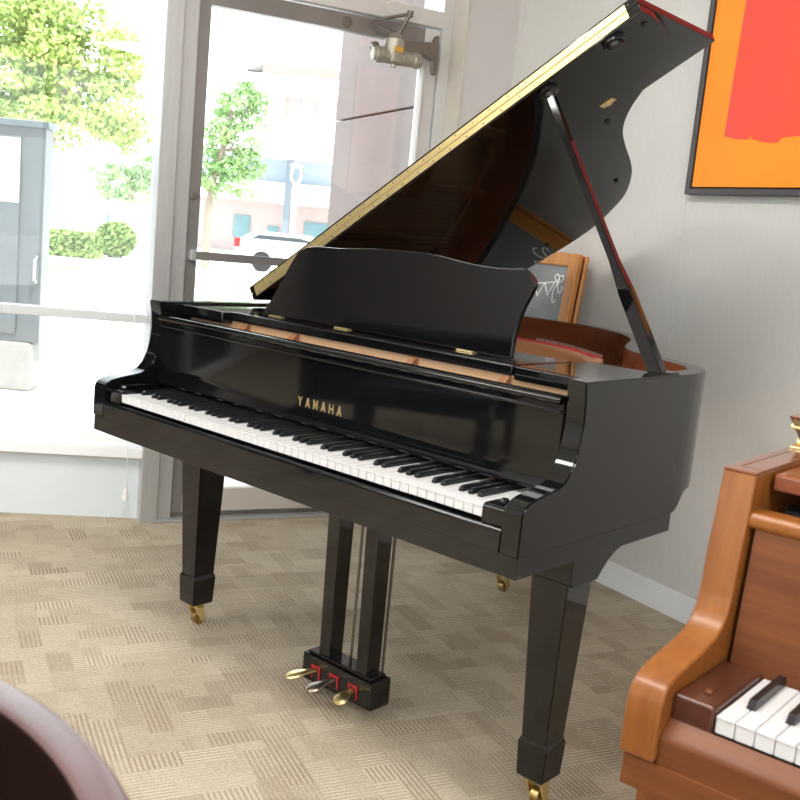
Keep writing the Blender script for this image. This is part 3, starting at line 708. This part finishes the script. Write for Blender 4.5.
dr = chalk(loop(bx-.40, bz, math.radians(125), 0.032, .011), dr); dr = chalk(loop(bx-.40, bz, math.radians(40), 0.032, .011), dr)
obj('chalk_drawing', dr, 'chalk', ch, label='white chalk bunting line with a bow at its end')
FR[0] = Matrix.Identity(4)

# ------------------------------------------------------------------ foreground tub chair (only its curved back rim shows)
CHC = Vector((1.848, -1.554)); CHR = .403; CHZ = .88
tc_ = thing('tub_chair', 'dark reddish-brown curved chair back, out of focus in the bottom left corner', 'chair', (CHC.x, CHC.y, 0))
def arc_shell(r0, r1, z0, z1, a0, a1, n=40, bev=.01):
    b = bmesh.new(); rows = []
    for i in range(n+1):
        a = a0+(a1-a0)*i/n; c, s = math.cos(a), math.sin(a)
        pr = [(r1, z0), (r1, z1-bev), (r1-bev*.3, z1-bev*.3), (r1-bev, z1), (r0+bev, z1), (r0+bev*.3, z1-bev*.3), (r0, z1-bev), (r0, z0)]
        rows.append([b.verts.new((CHC.x+r*c, CHC.y+r*s, z)) for r, z in pr])
    for i in range(n):
        for k in range(8):
            f = b.faces.new((rows[i][k], rows[i+1][k], rows[i+1][(k+1) % 8], rows[i][(k+1) % 8]))
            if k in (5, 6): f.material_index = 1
    b.faces.new(rows[0]); b.faces.new(rows[-1][::-1]); bmesh.ops.recalc_face_normals(b, faces=b.faces[:]); return b
obj('chair_back', arc_shell(CHR-.031, CHR, .30, CHZ, math.radians(15), math.radians(200), 64, .006), ['chair', 'chair_in'], tc_)
obj('seat', lathe([(.02, .46), (.22, .46), (.27, .44), (.285, .40), (.285, .30), (.02, .30)], (CHC.x, CHC.y, 0), seg=36), 'chair_in', tc_)
for a in (30, 120, 210, 300):
    x, y = CHC.x+.25*math.cos(math.radians(a)), CHC.y+.25*math.sin(math.radians(a))
    obj('leg', lathe([(.014, 0), (.02, .3)], (x, y, 0), seg=12), 'chair', tc_)

# ------------------------------------------------------------------ outdoors
FH = Vector((FWD.x, FWD.y)).normalized(); RH = Vector((FH.y, -FH.x)); GZ = -.15
F_OUT = frame((CAM.x, CAM.y, 0), v3(RH), v3(FH))        # x to the right, y away from the shop, z up
def ext(px, py, D):
    d = FWD*FPX+RIGHT*(px-400)-UP*(py-399.5); k = D/(d.x*FH.x+d.y*FH.y); p = CAM+d*k
    q = Vector((p.x-CAM.x, p.y-CAM.y)); return q.dot(RH), p.z
FR[0] = F_OUT
g = obj('ground_outside', box(-90, 60, -40, 120, GZ-.1, GZ), 'paving', kind='structure', smooth=0)
FR[0] = F_OUT
obj('grass_strip', box(-60, 40, 20.5, 25.5, GZ, GZ+.03), 'grass', kind='structure', smooth=0)
FR[0] = F_DOOR
gr = None
for z in (-.15, .60, 1.855, 3.11): gr = box(1.25, 2.6, .10, 1.50, z+.005, z+(.745 if z < 0 else 1.25), .005, 1, bm=gr)
tag(obj('granite_pier', gr, 'granite'), 'pink granite pier just outside the glass door, on its right', 'pier')
FR[0] = F_OUT
# building across the street
D = 50.
def sx(px, py=240): return ext(px, py, D)[0]
def sz(px, py): return ext(px, py, D)[1]
bl = thing('office_building', 'white office building with pinkish ground floor across the street', 'building', F_OUT @ Vector((0, D+6, GZ)))
z_g = sz(230, 197); z_s0 = sz(290, 192); z_s1 = sz(290, 157); z_b0 = sz(300, 122); z_b1 = sz(300, 97); z_t0 = sz(300, 76); z_t1 = sz(300, 66)
x0, x1 = sx(-60), sx(470)
obj('ground_wall', box(x0, x1, D+3, D+12, GZ, z_g), 'facade_pink', bl, smooth=0)
obj('first_slab', box(x0, x1, D+1.5, D+12, z_g, z_s0+.5), 'facade', bl, smooth=0)
xs = sx(258)
obj('recess_wall', box(xs-6, x1, D+2.2, D+12, z_s0+.4, z_s1+.1), 'soffit', bl, smooth=0)
obj('main_wall', box(xs-1.5, x1, D, D+12, z_s1, z_b0), 'facade', bl, smooth=0)
obj('left_wing', box(x0, xs-1.5, D+2.4, D+12, z_s0+.5, z_t1+12), 'facade', bl, smooth=0)
obj('blind_band', box(sx(283, 110), x1, D+.5, D+12, z_b0, z_b1), 'blind', bl, smooth=0)
for px in (297, 313): obj('band_mullion', box(sx(px, 110)-.05, sx(px, 110)+.05, D+.42, D+.5, z_b0, z_b1), 'soffit', bl)
obj('upper_wall', box(xs-1.5, x1, D, D+12, z_b1, z_t0), 'facade', bl, smooth=0)
obj('wall_end', box(xs-1.5, sx(283, 110), D, D+12, z_b0, z_b1), 'facade', bl, smooth=0)
obj('upper_band', box(sx(262, 60), x1, D+.4, D+12, z_t0, z_t1), 'blind', bl, smooth=0)
obj('top_wall', box(xs-1.5, x1, D, D+12, z_t1, z_t1+10), 'facade', bl, smooth=0)
for pa_, pb_, ya, yb in ((222, 239, 212, 236), (258, 270, 224, 232), (297, 322, 220, 240), (88, 100, 212, 230), (150, 168, 214, 236)):
    obj('window', box(sx(pa_), sx(pb_), D+2.9, D+3.0, sz(pa_, yb), sz(pa_, ya)), 'winglass', bl, smooth=0)
for px in (281,): obj('column', box(sx(px)-.16, sx(px)+.16, D+1.2, D+1.5, GZ, z_s1), 'steel_blue', bl)
obj('sign_panel', box(sx(92), sx(111), D+2.8, D+2.95, sz(100, 222), sz(100, 209)), 'facade', bl)

def foliage(blobs, n, leaf, seed, up=.3):
    rnd = random.Random(seed); b = bmesh.new(); tot = sum(r[3]*r[4]*r[5] for r in blobs)
    def ball(lo=0.):
        while True:
            v = Vector((rnd.uniform(-1, 1), rnd.uniform(-1, 1), rnd.uniform(-1, 1)))
            if lo < v.length < 1: return v
    for bx_ in blobs:
        nn = n*bx_[3]*bx_[4]*bx_[5]/tot; nc = 26
        for _c in range(nc):
            v = ball(.2)*1.12; cc = Vector(bx_[:3])+Vector((v.x*bx_[3], v.y*bx_[4], v.z*bx_[5])); q = rnd.uniform(.16, .42)
            for _ in range(int(nn/nc*(q/.3)**2)):
                v = ball(); c = cc+Vector((v.x*bx_[3]*q*1.25, v.y*bx_[4]*q*1.25, v.z*bx_[5]*q*.8))
                nrm = Vector((rnd.gauss(0, 1), rnd.gauss(0, 1), rnd.gauss(0, 1)+up)).normalized(); u = nrm.orthogonal().normalized(); w = nrm.cross(u)
                a = rnd.uniform(0, PI); u, w = u*math.cos(a)+w*math.sin(a), w*math.cos(a)-u*math.sin(a); s = leaf*rnd.uniform(.6, 1.3)
                b.faces.new([b.verts.new(c+u*s), b.verts.new(c+w*s*.5), b.verts.new(c-u*s), b.verts.new(c-w*s*.5)])
    return b
def tree(name, label, cat, D, trunk, blobs, n, leaf, m, seed, r=.2):
    """blobs in photograph-derived lateral/height coordinates at distance D"""
    x, _ = ext(*trunk[0], D); t = thing(name, label, cat, F_OUT @ Vector((x, D, GZ)), 0)
    bb = []
    for px, py, rx, rz in blobs:
        a, z = ext(px, py, D); k = D/FPX
        bb.append((a, D+random.Random(px).uniform(-.6, .6)*rx*k, z, rx*k, rx*k*.8, rz*k))
    obj('crown', foliage(bb, n, leaf, seed), m, t, smooth=0)
    pts = [(x, D, GZ)]+[(ext(px, py, D)[0], D, ext(px, py, D)[1]) for px, py in trunk]
    tb = tube(catmull(pts, 4), [r*(1-.6*i/(4*(len(pts)-1))) for i in range(4*(len(pts)-1)+1)], 8)
    for px, py, rx, rz in blobs[1::2]:
        a, z = ext(px, py, D); q = pts[-2] if len(pts) > 2 else pts[-1]
        tube([q, ((q[0]+a)/2, D+.1, (q[2]+z)/2-.1), (a, D, z)], [r*.4, r*.3, r*.12], 6, bm=tb)
    obj('trunk', tb, 'bark', t)
    return t
tree('tree', 'large yellow-green tree filling the upper left window', 'tree', 22, [(30, 175), (42, 150), (60, 110), (70, 60)],
     [(25, 40, 60, 50), (90, 75, 50, 45), (60, 110, 60, 38), (115, 110, 32, 36), (10, 110, 50, 40), (60, 15, 40, 34), (-30, 60, 60, 70), (128, 135, 22, 18)], 21000, .075, 'leaf', 3, .28)
tree('tree', 'slim green street tree seen through the door glass', 'tree', 30, [(208, 215), (211, 190), (222, 150), (232, 110)],
     [(236, 100, 24, 20), (248, 108, 20, 22), (225, 130, 22, 20), (222, 165, 26, 22), (205, 180, 20, 18), (238, 165, 20, 20), (245, 190, 16, 12), (250, 140, 14, 12)], 4200, .085, 'leaf2', 5, .13)
tree('tree', 'small pale green tree behind the round shrub', 'tree', 38, [(128, 212), (130, 195), (132, 180)],
     [(120, 180, 24, 16), (140, 172, 20, 18), (108, 172, 14, 12), (135, 192, 18, 12)], 3000, .09, 'leaf2', 8, .1)
def bush(name, label, px0, px1, py0, py1, D, boxy, seed):
    a0, zt = ext(px0, py0, D); a1, _ = ext(px1, py0, D); zt = ext((px0+px1)/2, py0, D)[1]
    rnd = random.Random(seed); cx = (a0+a1)/2; w = (a1-a0)/2; h = zt-GZ; b = bmesh.new()
    for _ in range(2600):
        if boxy: c = Vector((cx+rnd.uniform(-w, w), D+rnd.uniform(-.5, .5), GZ+rnd.uniform(0, h)))
        else:
            while True:
                v = Vector((rnd.uniform(-1, 1), rnd.uniform(-1, 1), rnd.uniform(-1, 1)))
                if .3 < v.length < 1: break
            c = Vector((cx+v.x*w, D+v.y*w*.8, GZ+h*.5+v.z*h*.5))
        nrm = Vector((rnd.gauss(0, 1), rnd.gauss(0, 1), rnd.gauss(0, 1)+.3)).normalized(); u = nrm.orthogonal().normalized(); q = nrm.cross(u); s = .09
        b.faces.new([b.verts.new(c+u*s), b.verts.new(c+q*s*.6), b.verts.new(c-u*s), b.verts.new(c-q*s*.6)])
    tag(obj(name, b, 'leaf3', smooth=0), label, 'hedge' if boxy else 'shrub')
bush('hedge', 'low trimmed green hedge across the paving behind the left window', 40, 98, 231, 245, 29, True, 1)
bush('shrub', 'round green shrub right of the low hedge', 96, 137, 221, 243, 31, False, 2)
# lamp post
D = 34.
lx, lz = ext(297, 165, D)
lp = thing('lamp_post', 'white street lamp post with open loop head across the street', 'lamp post', F_OUT @ Vector((lx, D, GZ)))
obj('pole', tube([(lx, D, GZ), (lx, D, ext(297, 188, D)[1])], .08, 10), 'white_plastic', lp)
hd = [(lx+.17*math.sin(a), D, lz-.3+.62*(.5-.5*math.cos(a))-.3) for a in [2*PI*k/20 for k in range(21)]]
obj('lamp_loop', tube(hd, .04, 8, cap=False), 'white_plastic', lp)
obj('lamp_head', lathe([(.05, .12), (.17, .10), (.21, .04), (.19, 0), (.05, -.02)], (lx, D, lz-.05)), 'white_plastic', lp)
# parked car
D = 31.
cx0 = ext(235, 245, D)[0]; cx1 = cx0+4.4
car = thing('car', 'white parked car with a red tail lamp beyond the push bar', 'car', F_OUT @ Vector(((cx0+cx1)/2, D+.9, GZ)))
zt = ext(262, 231, D)[1]
cpr = [(cx0, GZ+.3), (cx0-.02, GZ+.75), (cx0+.1, GZ+.95), (cx0+.45, zt-.06), (cx0+.8, zt), (cx0+2.1, zt), (cx0+2.9, GZ+.98), (cx0+4.1, GZ+.85), (cx1, GZ+.6), (cx1, GZ+.3)]
obj('body', prism(cpr, 1, D, D+1.75, .08, seg=3), 'car', car)
obj('side_window', prism([(cx0+.5, GZ+1.0), (cx0+.72, zt-.1), (cx0+2.0, zt-.1), (cx0+2.6, GZ+1.0)], 1, D-.01, D+.02), 'carglass', car)
obj('tail_lamp', box(cx0-.03, cx0+.16, D-.02, D+.3, GZ+.7, GZ+.98, .02), 'tail', car)
for x in (cx0+.85, cx1-.85): obj('wheel', lathe([(.02, 0), (.3, 0), (.32, .03), (.32, .19), (.3, .2), (.02, .2)], (x, D-.02, GZ+.32), (0, 1, 0)), 'rubber', car)
# utility cabinet close outside the window
D = 7.3
c1 = ext(40, 300, D)[0]; c0 = c1-1.3; zt = ext(45, 127, D)[1]; zb = ext(35, 343, D)[1]
cab = thing('utility_cabinet', 'tall grey metal utility cabinet on a concrete plinth outside the left window', 'cabinet', F_OUT @ Vector(((c0+c1)/2, D+.4, GZ)))
obj('plinth', box(c0-.05, c1-.05, D-.03, D+.20, GZ, zb, .03), 'concrete', cab)
obj('body', box(c0, c1, D, D+.16, zb, zt, .01), 'cab', cab)
obj('door', box(c0+.02, c1-.17, D-.02, D, zb+.06, zt-.08, .006), 'cab', cab)
obj('pale_reflection', box(c1-.42, c1-.17, D-.024, D-.019, zt-.55, zt-.09, .002), 'cab_reflection', cab)  # pale sheet standing in for a white reflection on the cabinet
obj('cap', box(c0-.04, c1+.03, D-.03, D+.19, zt-.01, zt+.04, .01), 'cab_dark', cab)
obj('door_handle', tube([(c1-.03, D-.01, zb+.45), (c1-.03, D-.05, zb+.47), (c1-.03, D-.05, zb+.62), (c1-.03, D-.01, zb+.64)], .01), 'steel', cab)
FR[0] = Matrix.Identity(4)
